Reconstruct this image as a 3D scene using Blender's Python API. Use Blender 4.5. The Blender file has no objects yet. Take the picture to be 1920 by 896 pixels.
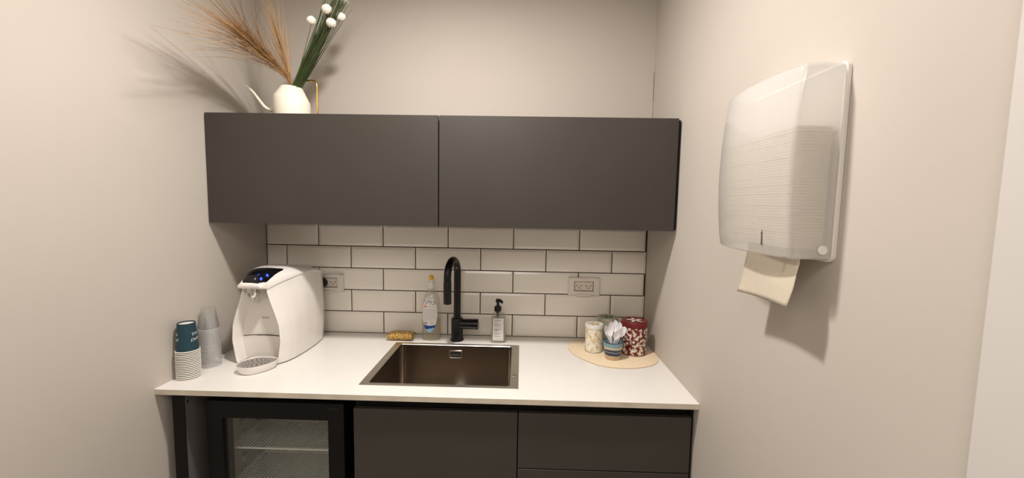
import bpy, bmesh, math, random
from mathutils import Vector, Matrix
random.seed(7)
PI = math.pi
SC = bpy.context.scene
COL = SC.collection

# ------------------------------------------------------------------ helpers
def link(o):
    COL.objects.link(o)
    return o

def root_loc(p):
    while p.parent:
        p = p.parent
    return Vector(p.location)

def obj(name, bm, mats, parent=None, loc=None, smooth=40, recalc=True):
    """one mesh object out of a bmesh laid out in room coordinates"""
    if recalc:
        bmesh.ops.recalc_face_normals(bm, faces=bm.faces[:])
    if not isinstance(mats, (list, tuple)):
        mats = [mats]
    me = bpy.data.meshes.new(name)
    off = root_loc(parent) if parent else (Vector(loc) if loc else Vector((0, 0, 0)))
    bmesh.ops.translate(bm, verts=bm.verts[:], vec=-off)
    bm.to_mesh(me)
    bm.free()
    for m in mats:
        me.materials.append(m)
    if smooth:
        me.polygons.foreach_set('use_smooth', [True] * len(me.polygons))
        me.set_sharp_from_angle(angle=math.radians(smooth))
    o = link(bpy.data.objects.new(name, me))
    if parent:
        o.parent = parent
    elif loc:
        o.location = loc
    return o

def tag(o, label, cat, group=None, kind=None):
    if label: o['label'] = label
    if cat: o['category'] = cat
    if group: o['group'] = group
    if kind: o['kind'] = kind
    return o

def thing(name, label, cat, loc, group=None):
    o = link(bpy.data.objects.new(name, None))
    o.location = loc
    o.empty_display_size = .05
    return tag(o, label, cat, group)

def struct(name, bm, mats, smooth=0):
    o = obj(name, bm, mats, smooth=smooth)
    o['kind'] = 'structure'
    return o

def NB():
    return bmesh.new()

def box(bm, x0, x1, y0, y1, z0, z1, mat=0, bev=0, seg=2):
    r = bmesh.ops.create_cube(bm, size=1)
    vs = r['verts']
    for v in vs:
        v.co = Vector(((x0 + x1) / 2 + v.co.x * (x1 - x0), (y0 + y1) / 2 + v.co.y * (y1 - y0), (z0 + z1) / 2 + v.co.z * (z1 - z0)))
    fs = set(f for v in vs for f in v.link_faces)
    for f in fs: f.material_index = mat
    if bev:
        es = set(e for f in fs for e in f.edges)
        bmesh.ops.bevel(bm, geom=list(es), offset=bev, segments=seg, profile=.5, affect='EDGES', material=mat)
    return bm

def ring_faces(bm, a, b, mat=0, closed=True):
    n = len(a)
    for i in range(n if closed else n - 1):
        j = (i + 1) % n
        q = [a[i], a[j], b[j], b[i]]
        u = []
        for v in q:
            if v not in u: u.append(v)
        if len(u) >= 3:
            try:
                f = bm.faces.new(u); f.material_index = mat
            except ValueError:
                pass

def loft(bm, rings, mat=0, closed=True, cap0=False, cap1=False):
    R = [[bm.verts.new(p) for p in r] for r in rings]
    for a, b in zip(R, R[1:]):
        ring_faces(bm, a, b, mat, closed)
    for c, r in ((cap0, R[0]), (cap1, R[-1])):
        if c:
            f = bm.faces.new(r); f.material_index = mat
    return R

def lathe(bm, prof, c=(0, 0, 0), seg=40, mat=0, sx=1, sy=1, M=None, mats=None):
    """prof: (r, z) from bottom to top"""
    rings = []
    for r, z in prof:
        ring = []
        if r < 1e-6:
            p = Vector((0, 0, z))
            v = bm.verts.new((M @ p if M else p) + Vector(c))
            ring = [v] * seg
        else:
            for i in range(seg):
                a = 2 * PI * i / seg
                p = Vector((r * sx * math.cos(a), r * sy * math.sin(a), z))
                ring.append(bm.verts.new((M @ p if M else p) + Vector(c)))
        rings.append(ring)
    for k, (a, b) in enumerate(zip(rings, rings[1:])):
        ring_faces(bm, a, b, mats[k] if mats else mat)

def smooth_path(pts, n=8):
    """Catmull-Rom"""
    P = [Vector(p) for p in pts]
    P = [P[0] * 2 - P[1]] + P + [P[-1] * 2 - P[-2]]
    out = []
    for i in range(1, len(P) - 2):
        a, b, c, d = P[i - 1:i + 3]
        for k in range(n):
            t = k / n
            out.append(.5 * ((2 * b) + (c - a) * t + (2 * a - 5 * b + 4 * c - d) * t * t + (3 * b - a - 3 * c + d) * t ** 3))
    out.append(P[-2])
    return out

def tube(bm, pts, rad, seg=12, mat=0, caps=True):
    pts = [Vector(p) for p in pts]
    n = len(pts)
    rr = rad if isinstance(rad, (list, tuple)) else [rad] * n
    t0 = (pts[1] - pts[0]).normalized()
    up = Vector((0, 0, 1)) if abs(t0.z) < .9 else Vector((1, 0, 0))
    nrm = (up - t0 * up.dot(t0)).normalized()
    rings = []
    for i in range(n):
        t = (pts[min(i + 1, n - 1)] - pts[max(i - 1, 0)]).normalized()
        nrm = (nrm - t * nrm.dot(t))
        nrm = nrm.normalized() if nrm.length > 1e-9 else t.orthogonal().normalized()
        bi = t.cross(nrm)
        rings.append([pts[i] + (nrm * math.cos(2 * PI * k / seg) + bi * math.sin(2 * PI * k / seg)) * rr[i] for k in range(seg)])
    loft(bm, rings, mat, True, caps, caps)

def lerp(tab, x):
    if x <= tab[0][0]: return tab[0][1]
    for (a, b), (c, d) in zip(tab, tab[1:]):
        if x <= c: return b + (d - b) * (x - a) / (c - a)
    return tab[-1][1]

def superring(cx, cy, z, a, b, n=2.6, seg=40):
    out = []
    for i in range(seg):
        t = 2 * PI * i / seg
        c, s = math.cos(t), math.sin(t)
        out.append((cx + a * math.copysign(abs(c) ** (2 / n), c), cy + b * math.copysign(abs(s) ** (2 / n), s), z))
    return out

def flat_text(s, size, align='CENTER'):
    """text as flat triangles -> (verts 2D, faces)"""
    cu = bpy.data.curves.new('t', 'FONT')
    cu.body = s; cu.size = size; cu.align_x = align; cu.align_y = 'CENTER'; cu.resolution_u = 3
    o = bpy.data.objects.new('t', cu)
    COL.objects.link(o)
    dg = bpy.context.evaluated_depsgraph_get()
    me = bpy.data.meshes.new_from_object(o.evaluated_get(dg))
    vs = [(v.co.x, v.co.y) for v in me.vertices]
    fs = [tuple(p.vertices) for p in me.polygons]
    bpy.data.objects.remove(o); bpy.data.curves.remove(cu); bpy.data.meshes.remove(me)
    return vs, fs

def stamp(bm, shape, fn, mat=0):
    """lay a flat (verts, faces) shape onto a surface through fn(u, v) -> point"""
    vs, fs = shape
    V = [bm.verts.new(fn(u, v)) for u, v in vs]
    for f in fs:
        try:
            q = bm.faces.new([V[i] for i in f]); q.material_index = mat
        except ValueError:
            pass

def poly(pts):
    return (list(pts), [tuple(range(len(pts)))])

def rect(u0, u1, v0, v1, nu=1):
    vs, fs = [], []
    for i in range(nu + 1):
        u = u0 + (u1 - u0) * i / nu
        vs += [(u, v0), (u, v1)]
    for i in range(nu):
        fs.append((2 * i, 2 * i + 2, 2 * i + 3, 2 * i + 1))
    return vs, fs

def leaf_shape(u, v, ang, L, W):
    pts = []
    prof = [(0, 0), (.2, .75), (.45, 1), (.7, .75), (1, 0), (.7, -.75), (.45, -1), (.2, -.75)]
    ca, sa = math.cos(ang), math.sin(ang)
    for a, b in prof:
        x, y = a * L, b * W / 2
        pts.append((u + x * ca - y * sa, v + x * sa + y * ca))
    return poly(pts)

# ------------------------------------------------------------------ materials
def mat(name, col, rough=.5, metal=0, spec=.5, coat=0, noise=0, nscale=40, bump=0, bscale=200, emit=None, estr=0, trans=0, ior=1.45, sheen=0):
    m = bpy.data.materials.new(name); m.use_nodes = True
    nt = m.node_tree; b = nt.nodes['Principled BSDF']
    b.inputs['Base Color'].default_value = (*col, 1)
    b.inputs['Roughness'].default_value = rough
    b.inputs['Metallic'].default_value = metal
    b.inputs['Specular IOR Level'].default_value = spec
    b.inputs['Coat Weight'].default_value = coat
    b.inputs['Transmission Weight'].default_value = trans
    b.inputs['IOR'].default_value = ior
    if emit:
        b.inputs['Emission Color'].default_value = (*emit, 1)
        b.inputs['Emission Strength'].default_value = estr
    if noise or bump:
        tc = nt.nodes.new('ShaderNodeTexCoord')
    if noise:
        n = nt.nodes.new('ShaderNodeTexNoise'); n.inputs['Scale'].default_value = nscale; n.inputs['Detail'].default_value = 5
        nt.links.new(tc.outputs['Object'], n.inputs['Vector'])
        r = nt.nodes.new('ShaderNodeValToRGB')
        r.color_ramp.elements[0].position = .3; r.color_ramp.elements[1].position = .7
        r.color_ramp.elements[0].color = (*[c * (1 - noise) for c in col], 1)
        r.color_ramp.elements[1].color = (*[min(1, c * (1 + noise)) for c in col], 1)
        nt.links.new(n.outputs['Fac'], r.inputs['Fac'])
        nt.links.new(r.outputs['Color'], b.inputs['Base Color'])
    if bump:
        n2 = nt.nodes.new('ShaderNodeTexNoise'); n2.inputs['Scale'].default_value = bscale; n2.inputs['Detail'].default_value = 4
        nt.links.new(tc.outputs['Object'], n2.inputs['Vector'])
        bp = nt.nodes.new('ShaderNodeBump'); bp.inputs['Strength'].default_value = bump; bp.inputs['Distance'].default_value = .002
        nt.links.new(n2.outputs['Fac'], bp.inputs['Height'])
        nt.links.new(bp.outputs['Normal'], b.inputs['Normal'])
    return m

def edge_gloss(nt, gl):
    """Schlick reflectance, the same on both faces of a thin shell"""
    lw = nt.nodes.new('ShaderNodeLayerWeight'); lw.inputs['Blend'].default_value = .5
    pw = nt.nodes.new('ShaderNodeMath'); pw.operation = 'POWER'; pw.inputs[1].default_value = 4.0
    mu = nt.nodes.new('ShaderNodeMath'); mu.operation = 'MULTIPLY_ADD'; mu.inputs[1].default_value = .85 * gl; mu.inputs[2].default_value = .04 * gl
    nt.links.new(lw.outputs['Facing'], pw.inputs[0]); nt.links.new(pw.outputs[0], mu.inputs[0])
    return mu

def clear_mat(name, tint=(1, 1, 1), haze=.12, hcol=(.9, .9, .9), rough=.08, gl=1.0):
    """clear plastic or glass: transparent + a little milky diffuse + fresnel gloss"""
    m = bpy.data.materials.new(name); m.use_nodes = True
    nt = m.node_tree; nt.nodes.clear()
    out = nt.nodes.new('ShaderNodeOutputMaterial')
    tr = nt.nodes.new('ShaderNodeBsdfTransparent'); tr.inputs['Color'].default_value = (*tint, 1)
    df = nt.nodes.new('ShaderNodeBsdfDiffuse'); df.inputs['Color'].default_value = (*hcol, 1)
    gs = nt.nodes.new('ShaderNodeBsdfGlossy'); gs.inputs['Roughness'].default_value = rough
    m1 = nt.nodes.new('ShaderNodeMixShader'); m1.inputs[0].default_value = haze
    tl = nt.nodes.new('ShaderNodeBsdfTranslucent'); tl.inputs['Color'].default_value = (*hcol, 1)
    md = nt.nodes.new('ShaderNodeMixShader'); md.inputs[0].default_value = .5
    nt.links.new(df.outputs[0], md.inputs[1]); nt.links.new(tl.outputs[0], md.inputs[2])
    nt.links.new(tr.outputs[0], m1.inputs[1]); nt.links.new(md.outputs[0], m1.inputs[2])
    mu = edge_gloss(nt, gl)
    m2 = nt.nodes.new('ShaderNodeMixShader')
    nt.links.new(mu.outputs[0], m2.inputs[0]); nt.links.new(m1.outputs[0], m2.inputs[1]); nt.links.new(gs.outputs[0], m2.inputs[2])
    nt.links.new(m2.outputs[0], out.inputs['Surface'])
    return m

def milky_mat(name, col, tl=.6, rough=.15, clear=0.0):
    """translucent moulded plastic: diffuse + translucent + coat gloss"""
    m = bpy.data.materials.new(name); m.use_nodes = True
    nt = m.node_tree; nt.nodes.clear()
    out = nt.nodes.new('ShaderNodeOutputMaterial')
    df = nt.nodes.new('ShaderNodeBsdfDiffuse'); df.inputs['Color'].default_value = (*col, 1)
    tl_ = nt.nodes.new('ShaderNodeBsdfTranslucent'); tl_.inputs['Color'].default_value = (*col, 1)
    gs = nt.nodes.new('ShaderNodeBsdfGlossy'); gs.inputs['Roughness'].default_value = rough
    tr = nt.nodes.new('ShaderNodeBsdfTransparent')
    m1 = nt.nodes.new('ShaderNodeMixShader'); m1.inputs[0].default_value = tl
    nt.links.new(df.outputs[0], m1.inputs[1]); nt.links.new(tl_.outputs[0], m1.inputs[2])
    m0 = nt.nodes.new('ShaderNodeMixShader'); m0.inputs[0].default_value = clear
    nt.links.new(m1.outputs[0], m0.inputs[1]); nt.links.new(tr.outputs[0], m0.inputs[2])
    fr = edge_gloss(nt, 1)
    m2 = nt.nodes.new('ShaderNodeMixShader')
    nt.links.new(fr.outputs[0], m2.inputs[0]); nt.links.new(m0.outputs[0], m2.inputs[1]); nt.links.new(gs.outputs[0], m2.inputs[2])
    nt.links.new(m2.outputs[0], out.inputs['Surface'])
    return m

WALLC = (.575, .525, .47)
M = {}
M['wall'] = mat('greige_wall_paint', WALLC, .75, spec=.25, noise=.015, nscale=3, bump=.05, bscale=260)
M['ceil'] = mat('ceiling_paint', (.72, .70, .67), .9)
M['floor'] = mat('floor_tile', (.38, .35, .32), .5, noise=.1, nscale=6)
M['trim'] = mat('white_door_paint', (.66, .63, .60), .45)
M['tile'] = mat('glazed_cream_tile', (.86, .81, .74), .16, noise=.02, nscale=4, bump=.03, bscale=14)
M['grout'] = mat('brown_grout', (.045, .030, .018), .9, noise=.2, nscale=60)
M['cab'] = mat('charcoal_laminate', (.040, .034, .028), .42, spec=.68, noise=.04, nscale=9)
M['cabdk'] = mat('black_carcass', (.006, .0055, .005), .6, spec=.25)
M['cabedge'] = mat('charcoal_edge_band', (.10, .09, .08), .4)
M['black'] = mat('black_matte', (.005, .0045, .0045), .5, spec=.25)
M['blackp'] = mat('black_satin', (.005, .0047, .0047), .33, spec=.4)
M['greypanel'] = mat('grey_panel', (.13, .12, .12), .6)
M['counter'] = mat('white_quartz', (.86, .83, .795), .3, noise=.012, nscale=25)
M['steel'] = mat('brushed_steel', (.43, .375, .32), .19, metal=1, bump=.015, bscale=40)
M['steelrim'] = mat('satin_steel', (.60, .56, .50), .36, metal=1)
M['chrome'] = mat('chrome', (.72, .70, .66), .18, metal=1)
M['silver'] = mat('silver_plastic', (.48, .46, .42), .3, metal=.7)
M['wplastic'] = mat('white_gloss_plastic', (.86, .82, .78), .22)
M['wplastic2'] = mat('white_satin_plastic', (.80, .755, .70), .42)
M['gap'] = mat('seam_shadow_gap', (.12, .09, .07), .8)
M['panelblk'] = mat('black_glass_panel', (.006, .006, .008), .12)
M['blue'] = mat('blue_led', (.02, .04, .5), .4, emit=(.02, .06, 1), estr=2.2)
M['bluedim'] = mat('dim_blue_led', (.02, .03, .2), .4, emit=(.05, .08, .7), estr=.5)
M['whtled'] = mat('white_icon', (.3, .3, .3), .4, emit=(.6, .6, .6), estr=.12)
M['greytext'] = mat('grey_print', (.38, .34, .29), .6)
M['traygrey'] = mat('grey_grate', (.36, .34, .32), .4, metal=.4)
M['cupteal'] = mat('teal_card', (.012, .048, .068), .55)
M['cupwhite'] = mat('white_card', (.84, .80, .73), .6)
M['cupclear'] = clear_mat('clear_cup_plastic', (.996, .996, .996), .035, (.95, .95, .95), .1, .7)
M['cuprim'] = clear_mat('clear_cup_rim', (.98, .98, .98), .45, (.95, .95, .95), .12, 1.0)
M['bottle'] = clear_mat('clear_bottle', (.95, .95, .93), .12, (.85, .82, .76), .08)
M['soapliq'] = clear_mat('pale_detergent', (.90, .88, .80), .22, (.80, .77, .66), .2, .3)
M['milkliq'] = clear_mat('milky_soap', (.9, .88, .82), .55, (.80, .77, .70), .2, .3)
M['label'] = mat('white_label', (.86, .84, .82), .5)
M['navy'] = mat('navy_print', (.02, .03, .12), .5)
M['bluep'] = mat('blue_print', (.02, .06, .28), .5)
M['lblue'] = mat('light_blue_print', (.30, .52, .75), .5)
M['orange'] = mat('orange_print', (.75, .22, .04), .5)
M['greyp'] = mat('grey_small_print', (.50, .50, .52), .5)
M['greyd'] = mat('dark_grey_print', (.22, .22, .24), .5)
M['yellow'] = mat('yellow_cap', (.85, .48, .02), .35)
M['capw'] = mat('white_cap', (.82, .80, .76), .35)
M['gold'] = mat('gold_scrubber', (.46, .29, .085), .36, metal=.6, noise=.8, nscale=210, bump=1.0, bscale=320)
M['cork'] = mat('woven_straw_mat', (.84, .69, .49), .85, noise=.08, nscale=180, bump=.5, bscale=300)
M['corkedge'] = mat('straw_mat_edge', (.60, .42, .22), .85)
M['cream'] = mat('cream_tin', (.80, .76, .66), .4)
M['tinyellow'] = mat('ochre_print', (.62, .43, .13), .4)
M['green'] = mat('sage_tin', (.42, .42, .33), .4)
M['dgreen'] = mat('green_print', (.06, .10, .04), .4)
M['red'] = mat('dark_red_tin', (.14, .010, .013), .28)
M['creamp'] = mat('cream_print', (.75, .69, .57), .4)
M['tinmetal'] = mat('tin_metal', (.40, .36, .29), .55, metal=1)
M['spoon'] = mat('white_spoon_plastic', (.84, .82, .85), .3)
M['socket'] = mat('cream_socket', (.70, .64, .55), .45)
M['sockframe'] = mat('socket_frame', (.76, .71, .66), .35)
M['hole'] = mat('dark_hole', (.01, .01, .01), .8)
M['canw'] = mat('ivory_enamel', (.86, .80, .68), .35)
M['brass'] = mat('brass', (.78, .48, .14), .25, metal=1)
M['straw'] = mat('dried_grass', (.38, .205, .078), .7, noise=.3, nscale=30)
M['straw2'] = mat('pale_dried_grass', (.48, .29, .125), .7)
M['leaf'] = mat('dark_green_blade', (.050, .128, .034), .5, noise=.4, nscale=25)
M['stemb'] = mat('brown_blade', (.10, .06, .032), .6)
M['puff'] = mat('white_puff', (.86, .81, .72), .9)
M['milky'] = milky_mat('milky_translucent_cover', (.92, .91, .90), .55, .10, .29)
M['dispw'] = mat('white_dispenser_plastic', (.80, .765, .72), .3)
M['paper'] = mat('recycled_paper', (.62, .55, .44), .9, noise=.03, nscale=90, bump=.4, bscale=420)
M['liner'] = mat('fridge_liner', (.44, .435, .40), .5)
M['wire'] = mat('coated_wire', (.88, .86, .80), .35)
M['glass'] = clear_mat('fridge_glass', (.93, .94, .93), .02, (.5, .52, .52), .03, .6)
M['lamp'] = mat('lamp_trim', (.8, .8, .8), .4)

# ceramic pot: bands along its height
def band_mat(name, z0, stops):
    m = bpy.data.materials.new(name); m.use_nodes = True
    nt = m.node_tree; b = nt.nodes['Principled BSDF']; b.inputs['Roughness'].default_value = .3
    tc = nt.nodes.new('ShaderNodeTexCoord'); sp = nt.nodes.new('ShaderNodeSeparateXYZ')
    nz = nt.nodes.new('ShaderNodeTexNoise'); nz.inputs['Scale'].default_value = 28
    ml = nt.nodes.new('ShaderNodeMath'); ml.operation = 'MULTIPLY_ADD'; ml.inputs[1].default_value = .009; ml.inputs[2].default_value = -.0045
    ad = nt.nodes.new('ShaderNodeMath'); ad.operation = 'ADD'
    mp = nt.nodes.new('ShaderNodeMath'); mp.operation = 'MULTIPLY'; mp.inputs[1].default_value = 1 / z0
    rp = nt.nodes.new('ShaderNodeValToRGB'); cr = rp.color_ramp
    nt.links.new(tc.outputs['Object'], sp.inputs[0]); nt.links.new(tc.outputs['Object'], nz.inputs['Vector'])
    nt.links.new(nz.outputs['Fac'], ml.inputs[0]); nt.links.new(sp.outputs['Z'], ad.inputs[0]); nt.links.new(ml.outputs[0], ad.inputs[1])
    nt.links.new(ad.outputs[0], mp.inputs[0]); nt.links.new(mp.outputs[0], rp.inputs['Fac'])
    while len(cr.elements) < len(stops): cr.elements.new(.5)
    for e, (p, c) in zip(cr.elements, stops):
        e.position = p; e.color = (*c, 1)
    nt.links.new(rp.outputs['Color'], b.inputs['Base Color'])
    return m
_beige, _navy, _teal, _crm = (.55, .42, .26), (.02, .035, .085), (.17, .30, .34), (.50, .43, .33)
M['pot'] = band_mat('striped_glaze', .076, [(0, _beige), (.22, _beige), (.27, _navy), (.40, _navy), (.43, (.35, .38, .38)), (.46, _navy), (.56, _navy), (.60, _crm), (.70, _crm), (.73, _teal), (.92, _teal), (.95, _navy), (1, _navy)])

# ------------------------------------------------------------------ the room
XL, XR, YB, YF, ZC, ZF = -.003, 1.7655, .009, -3.5, 1.62, -.90
b = NB(); box(b, XL - .1, XR + .1, YF - .1, YB + .1, ZF - .1, ZF); struct('floor', b, M['floor'])
b = NB(); box(b, XL - .1, XR + .1, YF - .1, YB + .1, ZC, ZC + .1); struct('ceiling', b, M['ceil'])
b = NB(); box(b, XL - .1, XL, YF, YB, ZF, ZC); struct('wall_left', b, M['wall'])
b = NB(); box(b, XR, XR + .1, YF, YB, ZF, ZC); struct('wall_right', b, M['wall'])
b = NB(); box(b, XL - .1, XR + .1, YB, YB + .1, ZF, ZC); struct('wall_back', b, M['wall'])
b = NB(); box(b, XL - .1, XR + .1, YF - .1, YF, ZF, ZC); struct('wall_front', b, M['wall'])
# door in the right wall, close to the camera: casing and leaf
b = NB(); box(b, XR - .012, XR, -1.495, -1.4035, ZF, ZC - .25, bev=.002)
box(b, XR - .012, XR, -2.50, -2.41, ZF, ZC - .25, bev=.002)
box(b, XR - .012, XR, -2.50, -1.4035, ZC - .25, ZC - .16, bev=.002)
struct('trim_1', b, M['trim'])
b = NB(); box(b, XR - .006, XR, -2.41, -1.495, ZF + .005, ZC - .25); d = struct('door_1', b, M['trim'])

b = NB(); box(b, XR - .0016, XR + .001, YB - .0016, YB + .001, 1.085, 1.215); box(b, XR - .0010, XR + .001, YB - .0010, YB + .001, .96, 1.078)  # thin dark slivers drawing the crack in the right back corner
struct('corner_crack', b, M['gap'])

# glazed bevelled tiles on the back wall, grout behind them
b = NB()
box(b, XL, XR, .003, YB, 0.0, .60, mat=1)
TA, TP, RP, TZ = .2444, .303, .103, .0009
def tile(x0, x1, z0, z1):
    g = .0021; i = .0105
    x0 += g; x1 -= g; z0 += g; z1 -= g
    if x1 - x0 < .03 or z1 - z0 < .03: return
    def rg(d, y): return [(x0 + d, y, z0 + d), (x1 - d, y, z0 + d), (x1 - d, y, z1 - d), (x0 + d, y, z1 - d)]
    loft(b, [rg(0, .004), rg(0, .0012), rg(.001, .0004), rg(i, -.0028), rg(i + .0015, -.0030)], 0, True, False, True)
for r in range(6):
    z0 = TZ + RP * r
    off = TA if r % 2 == 0 else TA - TP / 2
    k = -2
    while off + TP * k < XR:
        a, c = max(XL + .002, off + TP * k), min(XR - .001, off + TP * (k + 1))
        if c > a: tile(a, c, z0, min(z0 + RP, .598))
        k += 1
struct('wall_tiles', b, [M['tile'], M['grout']], smooth=0)

# ------------------------------------------------------------------ upper cabinets
def wall_cab(x0, x1, label, side):
    t = thing('wall_cabinet', label, 'cabinet', ((x0 + x1) / 2, -.17, .532), 'charcoal wall cabinets')
    b = NB()
    box(b, x0, x1, -.334, 0.0085 if False else -.0035, .534, .550); box(b, x0, x1, -.334, -.0035, .912, .928)
    box(b, x0, x0 + .016, -.334, -.0035, .550, .912); box(b, x1 - .016, x1, -.334, -.0035, .550, .912)
    box(b, x0 + .016, x1 - .016, -.012, -.0035, .550, .912)
    obj('carcass', b, M['cabdk'], t, smooth=0)
    dx0, dx1 = (x0 + .0015, x1 - .0013)
    b = NB(); box(b, dx0, dx1, -.3555, -.336, .532, .942, bev=.0007, seg=1); obj('door', b, M['cab'], t, smooth=0)
    if side < 0:
        b = NB(); box(b, XL + .0002, x0, -.345, -.0035, .534, .928); obj('filler_strip', b, M['cabdk'], t, smooth=0)
    else:
        b = NB(); box(b, x1, x1 + .006, -.352, -.0035, .534, .936); box(b, x1 + .006, XR - .0002, -.342, -.0035, .540, .922)
        obj('filler_strip', b, M['cabdk'], t, smooth=0)
wall_cab(.0005, .8762, 'dark charcoal wall cabinet on the left, under the watering can', -1)
wall_cab(.8772, 1.7545, 'dark charcoal wall cabinet on the right, with nothing standing on it', 1)

# ------------------------------------------------------------------ worktop with sink cut-out
CD = .625
SX0, SX1, SY0, SY1 = .6426, 1.1889, -.5541, -.1217
b = NB()
hx0, hx1, hy0, hy1 = SX0 + .012, SX1 - .012, SY0 + .012, SY1 - .012
def cring(z, g):
    return [(XL + .0005, -CD + g, z), (XR - .0005, -CD + g, z), (XR - .0005, .0025, z), (XL + .0005, .0025, z)]
def hring(z):
    return [(hx0, hy0, z), (hx1, hy0, z), (hx1, hy1, z), (hx0, hy1, z)]
loft(b, [hring(-.0195), cring(-.0195, .0008), cring(-.0185, 0), cring(-.0012, 0), cring(0, .0012), hring(0), hring(-.0195)])
bmesh.ops.remove_doubles(b, verts=b.verts[:], dist=1e-5)
for fc in b.faces:
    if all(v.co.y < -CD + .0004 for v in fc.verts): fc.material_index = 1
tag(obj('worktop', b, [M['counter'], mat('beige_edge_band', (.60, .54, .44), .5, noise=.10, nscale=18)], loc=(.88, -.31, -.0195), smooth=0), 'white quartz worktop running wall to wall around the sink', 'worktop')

# sink
t = thing('sink', 'square inset stainless steel sink with a dark bowl', 'sink', (.9157, -.338, 0))
ix0, ix1, iy0, iy1 = .669, 1.159, -.536, -.1405
def rr(x0, x1, y0, y1, z, r, n=6):
    out = []
    for cx, cy, a0 in ((x1 - r, y0 + r, -PI / 2), (x1 - r, y1 - r, 0), (x0 + r, y1 - r, PI / 2), (x0 + r, y0 + r, PI)):
        for k in range(n + 1):
            a = a0 + PI / 2 * k / n
            out.append((cx + r * math.cos(a), cy + r * math.sin(a), z))
    return out
b = NB()
loft(b, [rr(SX0, SX1, SY0, SY1, .0002, .004), rr(SX0 + .0005, SX1 - .0005, SY0 + .0005, SY1 - .0005, .0013, .004), rr(ix0, ix1, iy0, iy1, .0013, .012), rr(ix0 + .002, ix1 - .002, iy0 + .002, iy1 - .002, -.001, .012)])
obj('rim', b, M['steelrim'], t, smooth=30)
b = NB()
R = []
for d, z in ((.002, -.001), (.003, -.02), (.005, -.175), (.009, -.188), (.018, -.195)):
    R.append(rr(ix0 + d, ix1 - d, iy0 + d, iy1 - d, z, .022))
R.append(rr(.86, .96, -.39, -.29, -.199, .049))
loft(b, R)
obj('bowl', b, M['steel'], t, smooth=30)
b = NB(); lathe(b, [(.049, -.199), (.055, -.197), (.053, -.1955), (.044, -.1965), (.040, -.200), (.036, -.1985), (0, -.1975)], (.91, -.34, 0), 40)
obj('drain', b, M['chrome'], t)
b = NB()
ox0, ox1, oz0, oz1, oy = .881, .942, -.060, -.0205, iy1 - .004
def orr(d, y, r): return [(x, y, z) for x, z, _ in rr(ox0 + d, ox1 - d, oz0 + d, oz1 - d, 0, r)]
loft(b, [orr(0, oy, .006), orr(.0015, oy - .004, .006), orr(.006, oy - .004, .004), orr(.008, oy - .0015, .003)])
loft(b, [orr(.008, oy - .0015, .003), orr(.012, oy - .0012, .002)], 1, True, False, True)
box(b, .893, .930, oy - .0035, oy - .001, -.044, -.038, mat=0)
obj('overflow_cover', b, [M['chrome'], M['hole']], t)
b = NB(); box(b, 1.166, 1.180, -.455, -.435, .0013, .0019, bev=.0003, seg=1); obj('stamped_mark', b, M['steel'], t)

# ------------------------------------------------------------------ base units
def base_carcass(t, x0, x1):
    b = NB()
    box(b, x0, x0 + .018, -.575, -.02, -.80, -.0195); box(b, x1 - .018, x1, -.575, -.02, -.80, -.0195)
    box(b, x0 + .018, x1 - .018, -.575, -.02, -.80, -.782); box(b, x0 + .018, x1 - .018, -.032, -.02, -.782, -.0195)
    box(b, x0 + .018, x1 - .018, -.575, -.555, -.075, -.0195)
    obj('carcass', b, M['cabdk'], t, smooth=0)
    b = NB(); box(b, x0, x1, -.54, -.522, -.898, -.80); obj('plinth', b, M['cabdk'], t, smooth=0)
t = thing('base_cabinet', 'charcoal base cabinet with one plain door below the sink', 'cabinet', (.9155, -.3, -.90))
base_carcass(t, .6426, 1.1889)
b = NB(); box(b, .6436, 1.1873, -.60, -.5815, -.79, -.0598, bev=.0008, seg=1); obj('door', b, M['cab'], t, smooth=0)
t = thing('drawer_cabinet', 'charcoal drawer cabinet by the right wall, below the tins', 'cabinet', (1.472, -.3, -.90))
base_carcass(t, 1.1891, 1.755)
for z0, z1 in ((-.2500, -.0598), (-.512, -.2535), (-.79, -.5155)):
    b = NB(); box(b, 1.1907, 1.754, -.60, -.5815, z0, z1, bev=.0008, seg=1); obj('drawer', b, M['cab'], t, smooth=0)
b = NB(); box(b, 1.7555, 1.7652, -.585, -.50, -.898, -.0195); obj('filler_strip', b, M['cabdk'], t, smooth=0)
# end panel on the left
t = thing('end_panel', 'tall dark end panel with black front edge left of the fridge', 'panel', (.053, -.3, -.90))
b = NB(); box(b, .0332, .0742, -.598, -.01, -.898, -.0196); obj('board', b, M['greypanel'], t, smooth=0)
b = NB(); box(b, .0328, .0744, -.601, -.598, -.898, -.0196, bev=.0005, seg=1); obj('edge_strip', b, M['black'], t, smooth=0)
b = NB(); lathe(b, [(0, 0), (.0045, 0), (.0045, .0012), (0, .0014)], (.0742, -.588, -.058), 16, M=Matrix.Rotation(PI / 2, 3, 'Y')); obj('cam_hole_cap', b, M['hole'], t)

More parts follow.
